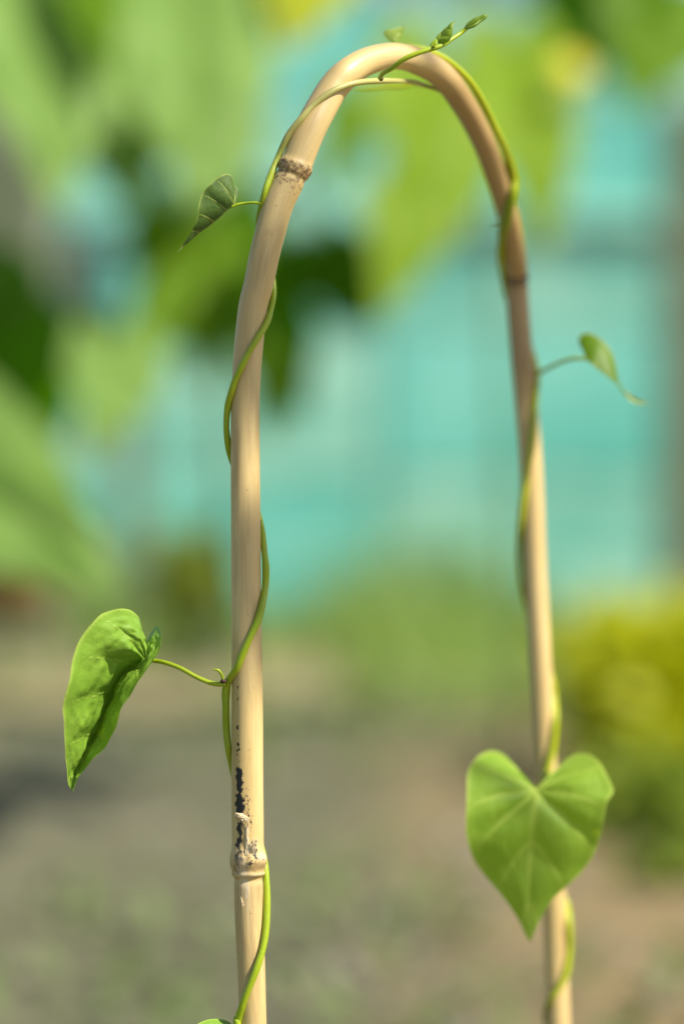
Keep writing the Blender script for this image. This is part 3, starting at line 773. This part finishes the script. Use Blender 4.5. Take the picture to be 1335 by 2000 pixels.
def ribbon(name, parent, pts3, widths, mat):
    """torn strip: a bundle of fine fibres splaying towards a ragged end"""
    c = cr([[*p, w_] for p, w_ in zip(pts3, widths)], 30); r = c[:, 3]; c = c[:, :3]
    t, _, _ = frames(c)
    sd = np.cross(t, FWD); sd /= np.linalg.norm(sd, axis=1)[:, None]
    rs = random.Random(int(abs(pts3[0][0] * 1e5))); V = []; F = []
    m = 7
    for k in range(m):
        u = (k / (m - 1) * 2 - 1) * .85
        i0 = rs.randint(0, 5); i1 = 30 - rs.randint(0, 4)
        f4 = []
        for i in range(i0, i1, 3):
            wob = rs.uniform(-.22, .22)
            q = c[i] + sd[i] * r[i] * (u + wob) + FWD * rs.uniform(-.00018, .00018) - FWD * .00025 * (1 - u * u)
            e = min(1, (i - i0 + .6) / 4)
            f4.append((*q, max(.00005, r[i] * .26 * e)))
        v, f, _, _ = tube(f4, 26, 7)
        o = len(V); V += v.tolist(); F += [[a + o for a in q] for q in f]
    return mesh_obj(name, V, F, mat, parent)
zf = D0 - 0.0052
M_k = PXM()
ribbon('torn_sheath', cane, [P(459, 1589, zf - .0020), P(468, 1593, zf - .0018), P(476, 1598, zf - .0014), P(482, 1606, zf - .0008)], [1.5 * M_k, 4.5 * M_k, 6 * M_k, 6 * M_k], M_pale)
ribbon('torn_sheath', cane, [P(481, 1601, zf - .0006), P(482, 1618, zf - .0001), P(483, 1640, zf - .0001), P(485, 1662, zf - .0001), P(488, 1678, zf)], [5.5 * M_k, 3.4 * M_k, 3.2 * M_k, 5.5 * M_k, 9 * M_k], M_pale)
ribbon('torn_sheath', cane, [P(499, 1636, zf - .0014), P(496, 1650, zf - .0008), P(492, 1665, zf - .0002), P(487, 1676, zf)], [3.5 * M_k, 6.0 * M_k, 4.6 * M_k, 4 * M_k], M_pale)
ribbon('torn_sheath', cane, [P(493, 1684, zf), P(502, 1678, zf + .0004), P(511, 1672, zf + .0012), P(517, 1666, zf + .0026)], [4 * M_k, 5.6 * M_k, 6.0 * M_k, 3.5 * M_k], M_pale)
ribbon('torn_sheath', cane, [P(470, 1752, zf), P(473, 1762, zf - .0004), P(475, 1774, zf - .0001)], [1 * M_k, 2 * M_k, 1 * M_k], M_pale)

# ------------------------------------------------------------ vines
def wrap(points):
    """(px,py,side,width px): lay the stem on the cane's surface at that picture point; side f/b = before/behind, or a number = depth offset in m"""
    out = []
    for (x, y, sd, wd) in points:
        k = np.argmin((CANE_PX[:, 0] - x) ** 2 + (CANE_PX[:, 1] - y) ** 2)
        cx, cy, _, d, dia = CANE_PX[k]
        off = math.hypot(x - cx, y - cy) * PXM(d); Rr = (dia / 2 + wd / 2) * PXM(d) * 1.005
        if sd in ('f', 'b'):
            dz = math.sqrt(max(0, Rr * Rr - off * off)) * (-1 if sd == 'f' else 1)
        else: dz = sd
        dd = d + dz
        out.append((*P(x, y, dd), wd / 2 * PXM(dd)))
    return out
def stem(name, parent, p4, n, mat, tone=None, seg=20):
    p4 = [(*q[:3], q[3] * (1 + .07 * math.sin(i * 2.4) * (len(p4) > 20))) for i, q in enumerate(p4)]
    v, f, c, r = tube(p4, n, seg)
    tt = np.zeros(len(v))
    if tone is not None:
        tn = np.array([tone(q) for q in c]); tt = np.repeat(tn, seg)
    return mesh_obj(name, v, f, mat, parent, attrs={'tone': tt})

LV = [(470, 2040, 'f', 14), (464, 2000, 'f', 14), (473, 1964, 'f', 14), (485, 1932, 'f', 14), (501, 1891, 'f', 14), (513, 1852, 'f', 14), (519, 1814, 'f', 14), (521, 1760, 'f', 14),
      (520, 1718, 'b', 13.5), (516, 1683, 'b', 13), (506, 1640, 'b', 13), (485, 1580, 'b', 13), (462, 1530, 'b', 13), (451, 1490, 'b', 13), (446, 1462, 'b', 13), (442, 1424, 0.001, 14), (441, 1379, 0, 14.5), (441, 1355, 'f', 15.5),
      (445, 1332, 'f', 16), (462, 1305, 'f', 14), (475, 1274, 'f', 14), (489, 1243, 'f', 14), (503, 1212, 'f', 14), (512, 1181, 'f', 14), (518, 1145, 'f', 13.5), (519, 1110, 'f', 13.5), (517, 1085, 'b', 13),
      (514, 1058, 'b', 12.5), (510, 1028, 'b', 12), (500, 990, 'b', 12), (480, 950, 'b', 12), (460, 917, 'b', 12), (450, 890, 'b', 12.5), (445, 865, 'b', 12.5), (442, 830, 'f', 12.5), (445, 794, 'f', 13), (452, 764, 'f', 13),
      (460, 740, 'f', 13), (473, 713, 'f', 13), (487, 686, 'f', 12.5), (502, 662, 'f', 12.5), (520, 632, 'f', 12), (529, 605, 'f', 11.5), (534, 575, 'b', 11), (533, 545, 'b', 10.5), (526, 510, 'b', 11), (512, 480, 'b', 11),
      (506, 455, 'b', 11), (505, 431, 'b', 11.5), (509, 408, 0.0, 12), (517, 375, 'f', 12.5), (528, 345, 'f', 13), (543, 307, 'f', 13), (562, 266, 'f', 13), (588, 232, 'f', 13), (611, 206, 'f', 13), (641, 183, 'f', 12.5),
      (667, 170, 'f', 12.5), (701, 161, -0.005, 12), (746, 158, -0.005, 11), (791, 159, 0.0, 9.5), (810, 161, .003, 9), (828, 167, .006, 8.5), (850, 174, 'b', 8), (885, 190, 'b', 8), (925, 215, 'b', 8), (965, 280, 'b', 8),
      (990, 335, 'b', 10), (1001, 380, 'f', 12), (990, 415, 'f', 13), (978, 440, 'f', 12), (978, 475, 'b', 9), (1000, 520, 'b', 8)]
lp = wrap(LV)
g0 = np.array(lp[0]); low = [[g0[0] + .012, g0[1] - .008, g0[2] * .55, g0[3]], [g0[0] + .03, g0[1] - .02, 0.0, g0[3]]][::-1]
lvine = empty('climbing_vine', low[0][:3]); tag(lvine, 'green vine twining up the left leg of the bamboo arch to a young shoot tip', 'vine')
nodep = P(445, 1332, D0 - .004)
def tone_l(q):
    # brownish straw-coloured bark on the stretch over the arch
    v = (q - CAM) @ UPV; x = (q - CAM) @ RGT; dd = (q - CAM) @ FWD
    pxx = x / PXM(dd) + 667.5; pyy = -v / PXM(dd) + 1000
    return float(np.clip((420 - pyy) / 160, 0, 1) * np.clip((pxx - 505) / 60, 0, 1) * np.clip((900 - pxx) / 60, 0, 1) * .9)
stem('stem', lvine, [tuple(q) for q in low] + lp, 1500, M_stem, tone_l)

def petiole(parent, pts4, mat=None, n=40):
    p4 = [(*P(x, y, d), wd / 2 * PXM(d)) for (x, y, d, wd) in pts4]
    return stem('leaf_stalk', parent, p4, n, mat or M_stem, seg=14)
def Z(pts, s, ox, oy, dfun):
    """zoomed crop coordinates plus depth offsets (m) -> world points"""
    out = []
    for q in pts:
        x, y = ox + q[0] / s, oy + q[1] / s
        out.append(P(x, y, dfun + (q[2] if len(q) > 2 else 0.0)))
    return out

# --- big leaf at left
def leaf_left():
    s, ox, oy = 2.902, 100, 1160; d = D0 + .004
    mid = Z([(548, 378, 0), (500, 398, .004), (430, 440, .008), (375, 520, .011), (330, 640, .013), (265, 775, .013), (195, 905, .010), (140, 1010, .005), (120, 1115, 0)], s, ox, oy, d)
    left = Z([(545, 372, 0), (532, 350, .0), (500, 300, .004), (478, 235, .006), (505, 165, .002), (495, 130, -.002), (450, 92, -.006), (390, 80, -.010), (335, 92, -.013), (270, 125, -.017), (205, 205, -.020), (152, 290, -.022), (125, 370, -.023),
              (108, 465, -.024), (82, 560, -.024), (65, 650, -.022), (74, 740, -.019), (80, 850, -.015), (88, 960, -.009), (95, 1070, -.003), (120, 1115, 0)], s, ox, oy, d)
    right = Z([(548, 376, 0), (545, 330, .006), (548, 265, .010), (570, 210, .010), (606, 182, .006), (624, 225, -.002), (612, 300, -.006), (580, 368, -.007), (540, 432, -.008), (465, 560, -.010), (402, 640, -.010), (372, 720, -.009), (350, 785, -.008),
               (300, 880, -.006), (240, 940, -.004), (185, 1005, -.002), (150, 1052, -.002), (120, 1115, 0)], s, ox, oy, d)
    lf = leaf('leaf', lvine, M_leaf_a, mid, left, right, tf=.40, nt_=150, nu=64, veins=7, bulge=.035, quilt=.0012, crumple=1.0, wave=.0005, seed=1, vw=.00036)
    tag(lf, 'largest leaf, folded along its middle, on the left')
    petiole(lf, [(439, 1334, D0 - .003, 12), (428, 1336, D0 - .003, 11), (412, 1334, D0 - .003, 9.5), (385, 1323, D0 - .002, 9), (352, 1305, D0, 9), (325, 1295, D0 + .002, 9), (305, 1291, D0 + .004, 9), (287, 1290, D0 + .005, 9), (272, 1295, D0 + .0075, 6)], n=60)
leaf_left()
# purple node and tiny bud
def blobmesh(name, parent, c, r, mat, sx=(1, 1, 1)):
    V = []; F = []; a, b = 14, 10
    for i in range(b + 1):
        ph = math.pi * i / b
        for j in range(a):
            th = 2 * math.pi * j / a
            q = np.array([math.sin(ph) * math.cos(th) * sx[0], math.sin(ph) * math.sin(th) * sx[1], math.cos(ph) * sx[2]]) * r
            V.append(np.array(c) + q * (1 + .08 * math.sin(3 * th + 2 * ph)))
    for i in range(b):
        for j in range(a): F.append([i * a + j, i * a + (j + 1) % a, (i + 1) * a + (j + 1) % a, (i + 1) * a + j])
    return mesh_obj(name, V, F, mat, parent)
blobmesh('stem_node', lvine, P(436, 1330, D0 - .004), 5.5 * M_k, M_node, (1.1, 1, .9))
sb = stem('bud', lvine, [(*P(436, 1328, D0 - .004), 3 * M_k), (*P(433, 1318, D0 - .005), 2.6 * M_k), (*P(427, 1310, D0 - .006), 2.8 * M_k), (*P(420, 1308, D0 - .006), 1.6 * M_k), (*P(415, 1310, D0 - .006), .4 * M_k)], 24, M_stem, seg=12)
# hook where the second twist passes behind
stem('bud', lvine, [(*P(508, 1034, D0 + .002), 1.6 * M_k), (*P(508, 1022, D0 + .001), 1.6 * M_k), (*P(510, 1016, D0), .6 * M_k)], 12, M_node, seg=8)

# --- small folded leaf, upper left, seen from beneath
def leaf_small_left():
    s, ox, oy = 2.67, 330, 0; d = D0
    mid = Z([(345, 1064, 0), (285, 1118, .001), (225, 1168, .002), (160, 1216, .002), (105, 1262, .001), (62, 1300, 0), (36, 1322, 0)], s, ox, oy, d)
    left = Z([(345, 1062, 0), (338, 1040, 0), (345, 1015, .001), (361, 992, .002), (340, 965, .002), (331, 925, .001), (310, 908, 0), (280, 911, -.001), (240, 935, -.002), (200, 973, -.003), (172, 1020, -.003), (155, 1080, -.004), (148, 1140, -.003), (121, 1196, -.002),
              (93, 1248, -.001), (60, 1292, 0), (36, 1322, 0)], s, ox, oy, d)
    right = Z([(347, 1066, 0), (346, 1040, .008), (340, 1010, .012), (315, 985, .016), (270, 985, .018), (230, 1030, .016), (190, 1100, .012), (150, 1160, .009), (110, 1225, .005), (66, 1285, .002), (36, 1322, 0)], s, ox, oy, d)
    lf = leaf('leaf', lvine, M_leaf_c, mid, left, right, tf=.38, nt_=130, nu=50, veins=7, bulge=.05, quilt=.0004, wave=.0004, seed=4, vw=.00024)
    tag(lf, 'small dull green leaf folded in two beside the upper bend')
    petiole(lf, [(511, 397, D0 - .001, 7), (495, 396, D0 - .001, 5.5), (478, 397, D0, 5), (465, 399, D0, 5), (452, 404, D0, 4.5)], n=30)
leaf_small_left()

# --- shoot with young leaf and tip bud
shoot4 = [(741, 153, D0 + .004, 8), (748, 143, D0 + .000, 9), (765, 133, D0 - .004, 9.5), (788, 116, D0 - .006, 10), (815, 104, D0 - .006, 10), (840, 96, D0 - .005, 10), (862, 89, D0 - .004, 9), (882, 76, D0 - .002, 8.5), (900, 64, D0, 8), (913, 53, D0, 7.5)]
sh = stem('shoot', lvine, [(*P(x, y, d), wd / 2 * PXM(d)) for x, y, d, wd in shoot4], 160, M_stem, seg=16)
blobmesh('stem_node', lvine, P(744, 154, D0 + .004), 4.5 * M_k, M_node)
stem('bud', lvine, [(*P(909, 56, D0), 4 * M_k), (*P(917, 48, D0), 5.6 * M_k), (*P(928, 41, D0), 6.2 * M_k), (*P(937, 36, D0), 4.6 * M_k), (*P(946, 32, D0), 4.4 * M_k), (*P(950, 28, D0), 1 * M_k)], 50, M_leaf_d, seg=14)
stem('bud', lvine, [(*P(914, 55, D0 - .002), 2.5 * M_k), (*P(926, 49, D0 - .002), 3.4 * M_k), (*P(938, 40, D0 - .001), 3.0 * M_k), (*P(949, 34, D0 - .001), 1.6 * M_k)], 30, M_leaf_d, seg=10)
def leaf_tip():
    s, ox, oy = 2.967, 680, 0; d = D0 - .003
    mid = Z([(512, 235, 0), (540, 205, .0), (575, 165, -.001), (600, 140, -.001), (622, 118, 0)], s, ox, oy, d)
    left = Z([(510, 234, 0), (506, 222, .001), (520, 202, .002), (552, 172, .002), (590, 140, .001), (622, 118, 0)], s, ox, oy, d)
    right = Z([(514, 237, 0), (520, 252, 0), (538, 260, -.001), (566, 250, -.002), (588, 232, -.003), (600, 205, -.003), (603, 170, -.002), (610, 140, -.001), (622, 118, 0)], s, ox, oy, d)
    lf = leaf('leaf', lvine, M_leaf_d, mid, left, right, tf=.35, nt_=60, nu=24, veins=5, bulge=.08, quilt=.0003, seed=5, vw=.0002)
    tag(lf, 'tiny pointed leaf on the young shoot')
    petiole(lf, [(842, 94, d, 9), (845, 85, d, 7), (852, 78, d, 5)], M_stem, n=14)
    stem('bud', lvine, [(*P(846, 92, d - .003), 3 * M_k), (*P(850, 85, d - .003), 3.4 * M_k), (*P(853, 78, d - .003), 1 * M_k)], 14, M_stem, seg=10)
leaf_tip()

# --- second vine, right leg
RV = [(1075, 2050, 'b', 11), (1064, 1985, 'b', 11), (1073, 1955, 'f', 12), (1089, 1931, 'f', 12), (1104, 1903, 'f', 13), (1111, 1856, 'f', 13), (1110, 1802, 'f', 13), (1103, 1762, 'b', 13), (1080, 1720, 'b', 12), (1056, 1675, 'b', 12), (1048, 1640, 'f', 12),
      (1052, 1590, 'f', 12), (1060, 1540, 'f', 13), (1068, 1503, 'f', 14), (1079, 1460, 'f', 14), (1084, 1406, 'f', 13), (1082, 1363, 'b', 12), (1078, 1335, 'b', 12), (1062, 1280, 'b', 12), (1040, 1220, 'b', 12), (1025, 1170, 'b', 12),
      (1017, 1135, 'b', 12), (1014, 1090, 'f', 12.5), (1014, 1055, 'f', 13), (1017, 1010, 'f', 13), (1023, 960, 'f', 13), (1028, 922, 'f', 13), (1034, 885, 'f', 13), (1038, 852, 'f', 13), (1042, 810, 'f', 12), (1046, 767, 'f', 11.5), (1048, 733, 'b', 12),
      (1040, 695, 'b', 11), (1022, 650, 'b', 10), (1003, 610, 'b', 10), (990, 579, 'b', 11), (985, 556, 'b', 12), (980, 530, 'f', 13), (977, 495, 'f', 15), (980, 465, 'f', 16), (987, 435, 'f', 19), (994, 404, 'f', 20), (1001, 377, 'f', 19), (1001, 347, 'f', 17),
      (990, 303, 'f', 14), (966, 249, 'b', 14), (943, 202, 'b', 14), (916, 158, 'b', 13), (882, 125, 'b', 12.5), (848, 104, 'b', 12), (815, 93, 'b', 11), (790, 90, 'b', 9), (772, 92, 'b', 7)]
rp = wrap(RV)
g0 = np.array(rp[0]); low = [[g0[0] + .01, g0[1] + .012, g0[2] * .5, g0[3]], [g0[0] + .025, g0[1] + .02, 0.0, g0[3]]][::-1]
rvine = empty('climbing_vine', low[0][:3]); tag(rvine, 'lime green vine twining up the blurred right leg with a broad heart leaf', 'vine')
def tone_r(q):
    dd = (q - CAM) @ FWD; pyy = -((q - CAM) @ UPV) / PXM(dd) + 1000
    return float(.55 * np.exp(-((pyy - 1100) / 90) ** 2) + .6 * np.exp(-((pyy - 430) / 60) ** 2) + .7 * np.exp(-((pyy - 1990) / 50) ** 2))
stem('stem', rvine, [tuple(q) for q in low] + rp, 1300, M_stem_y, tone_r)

def leaf_heart():
    s, ox, oy = 2.776, 880, 1280; d = 0.985
    mid = Z([(460, 722, .004), (455, 800, -.001), (443, 900, -.002), (433, 1030, 0), (427, 1180, .000), (422, 1360, .001), (430, 1556, .002)], s, ox, oy, d)
    left = Z([(455, 722, .004), (415, 705, .004), (370, 655, .008), (322, 572, .014), (270, 530, .018), (210, 518, .018), (150, 545, .012), (108, 600, .003), (90, 665, -.001), (86, 780, -.004), (78, 900, -.004), (88, 1000, -.003), (122, 1100, 0),
              (180, 1188, .002), (242, 1262, .003), (312, 1355, .003), (368, 1440, .003), (405, 1518, .002), (430, 1556, .002)], s, ox, oy, d)
    right = Z([(465, 722, .004), (500, 712, .004), (545, 655, .008), (590, 600, .014), (640, 552, .018), (700, 530, .018), (762, 545, .012), (812, 590, .003), (848, 655, -.001), (882, 735, -.003), (848, 795, -.005), (828, 890, -.005), (802, 1000, -.003), (762, 1100, 0),
               (702, 1180, .002), (640, 1242, .003), (562, 1312, .003), (512, 1380, .003), (472, 1455, .002), (430, 1556, .002)], s, ox, oy, d)
    lf = leaf('leaf', rvine, M_leaf_b, mid, left, right, tf=.62, nt_=140, nu=60, veins=7, bulge=.06, quilt=.0012, wave=.0010, seed=2, vw=.0008)
    tag(lf, 'broad heart-shaped leaf facing the camera')
    petiole(lf, [(1062, 1520, 1.025, 12), (1072, 1512, 1.012, 12), (1074, 1520, 1.0, 10), (1064, 1532, .992, 9), (1048, 1540, .990, 8)], M_stem_y, n=40)
leaf_heart()
def leaf_right():
    s, ox, oy = 3.513, 900, 340; d = 1.0
    mid = Z([(845, 1262, 0), (880, 1295, -.002), (950, 1350, -.003), (1020, 1405, -.003), (1075, 1447, -.002), (1135, 1520, 0), (1200, 1562, .001), (1280, 1570, .001)], s, ox, oy, d)
    left = Z([(845, 1260, 0), (840, 1225, .002), (815, 1180, .004), (803, 1135, .006), (828, 1098, .007), (880, 1093, .006), (950, 1130, .004), (1010, 1190, .003), (1045, 1260, .002), (1062, 1330, .001), (1078, 1420, 0), (1105, 1475, 0), (1150, 1508, 0), (1210, 1545, 0), (1280, 1568, .001)], s, ox, oy, d)
    right = Z([(847, 1264, 0), (850, 1240, .008), (850, 1190, .014), (880, 1160, .017), (930, 1190, .015), (980, 1260, .012), (1025, 1340, .008), (1062, 1430, .003), (1095, 1482, .002), (1140, 1535, 0), (1200, 1572, 0), (1280, 1573, .001)], s, ox, oy, d)
    lf = leaf('leaf', rvine, M_leaf_f, mid, left, right, tf=.35, nt_=90, nu=36, veins=3, bulge=.06, quilt=.0002, seed=3, vw=.00009, tail=.66)
    tag(lf, 'small folded leaf with a long curled tip, right of the arch')
    petiole(lf, [(1048, 732, 1.028, 9), (1056, 726, 1.024, 8), (1075, 716, 1.016, 7.5), (1100, 705, 1.008, 7), (1122, 700, 1.003, 7), (1142, 701, 1.0, 6)], n=40)
leaf_right()
def leaf_top():
    s, ox, oy = 2.967, 680, 0; d = .955
    mid = Z([(270, 250, 0), (265, 225, .001), (280, 190, .003), (305, 165, .004), (325, 146, .004)], s, ox, oy, d)
    left = Z([(268, 250, 0), (238, 238, -.002), (210, 212, -.003), (200, 190, -.003), (215, 172, -.001), (255, 168, .002), (295, 156, .004), (325, 146, .004)], s, ox, oy, d)
    right = Z([(272, 250, 0), (285, 240, .002), (298, 222, .004), (312, 200, .005), (320, 175, .005), (325, 146, .004)], s, ox, oy, d)
    lf = leaf('leaf', rvine, M_leaf_e, mid, left, right, tf=.35, nt_=60, nu=24, veins=5, bulge=.08, quilt=.0003, seed=6, vw=.0003)
    tag(lf, 'tiny pale leaf standing on top of the arch')
    petiole(lf, [(775, 94, .975, 6), (772, 88, .962, 5), (771, 82, .956, 4)], M_stem_y, n=14)
leaf_top()
# thin runner seen beneath the arch, and a hair-thin spur on the right bend
stem('tendril', rvine, [(*P(x, y, d), wd / 2 * PXM(d)) for x, y, d, wd in [(690, 172, .985, 3), (720, 173, .985, 6), (750, 170, .985, 6), (780, 170, .985, 7), (810, 165, .985, 5), (848, 172, .985, 6), (880, 185, .982, 5)]], 60, M_stem_y, seg=10)
stem('tendril', rvine, [(*P(x, y, d), wd / 2 * PXM(d)) for x, y, d, wd in [(978, 436, 1.012, 6), (968, 436, 1.008, 4), (958, 440, 1.005, 1.5)]], 16, M_stem_y, seg=8)
# leaf just poking in at the bottom edge
def leaf_bottom():
    d = D0 - .012
    mid = [P(x, y, d + z) for x, y, z in [(462, 2034, .006), (452, 2080, 0), (440, 2150, -.004), (425, 2240, -.004)]]
    left = [P(x, y, d + z) for x, y, z in [(460, 2033, .006), (458, 2010, .010), (446, 1995, .012), (424, 1990, .012), (398, 1994, .010), (372, 2012, .006), (360, 2050, .002), (360, 2110, -.002), (380, 2180, -.004), (425, 2240, -.004)]]
    right = [P(x, y, d + z) for x, y, z in [(464, 2034, .006), (478, 2016, .010), (500, 2014, .012), (525, 2030, .010), (535, 2065, .004), (522, 2120, -.002), (485, 2185, -.004), (425, 2240, -.004)]]
    lf = leaf('leaf', lvine, M_leaf_a, mid, left, right, nt_=60, nu=24, veins=6, bulge=.07, quilt=.0008, seed=9, vw=.0004)
    petiole(lf, [(470, 2048, D0 - .006, 9), (468, 2042, D0 - .008, 8), (462, 2034, D0 - .007, 7)], n=20)
leaf_bottom()
print('built')
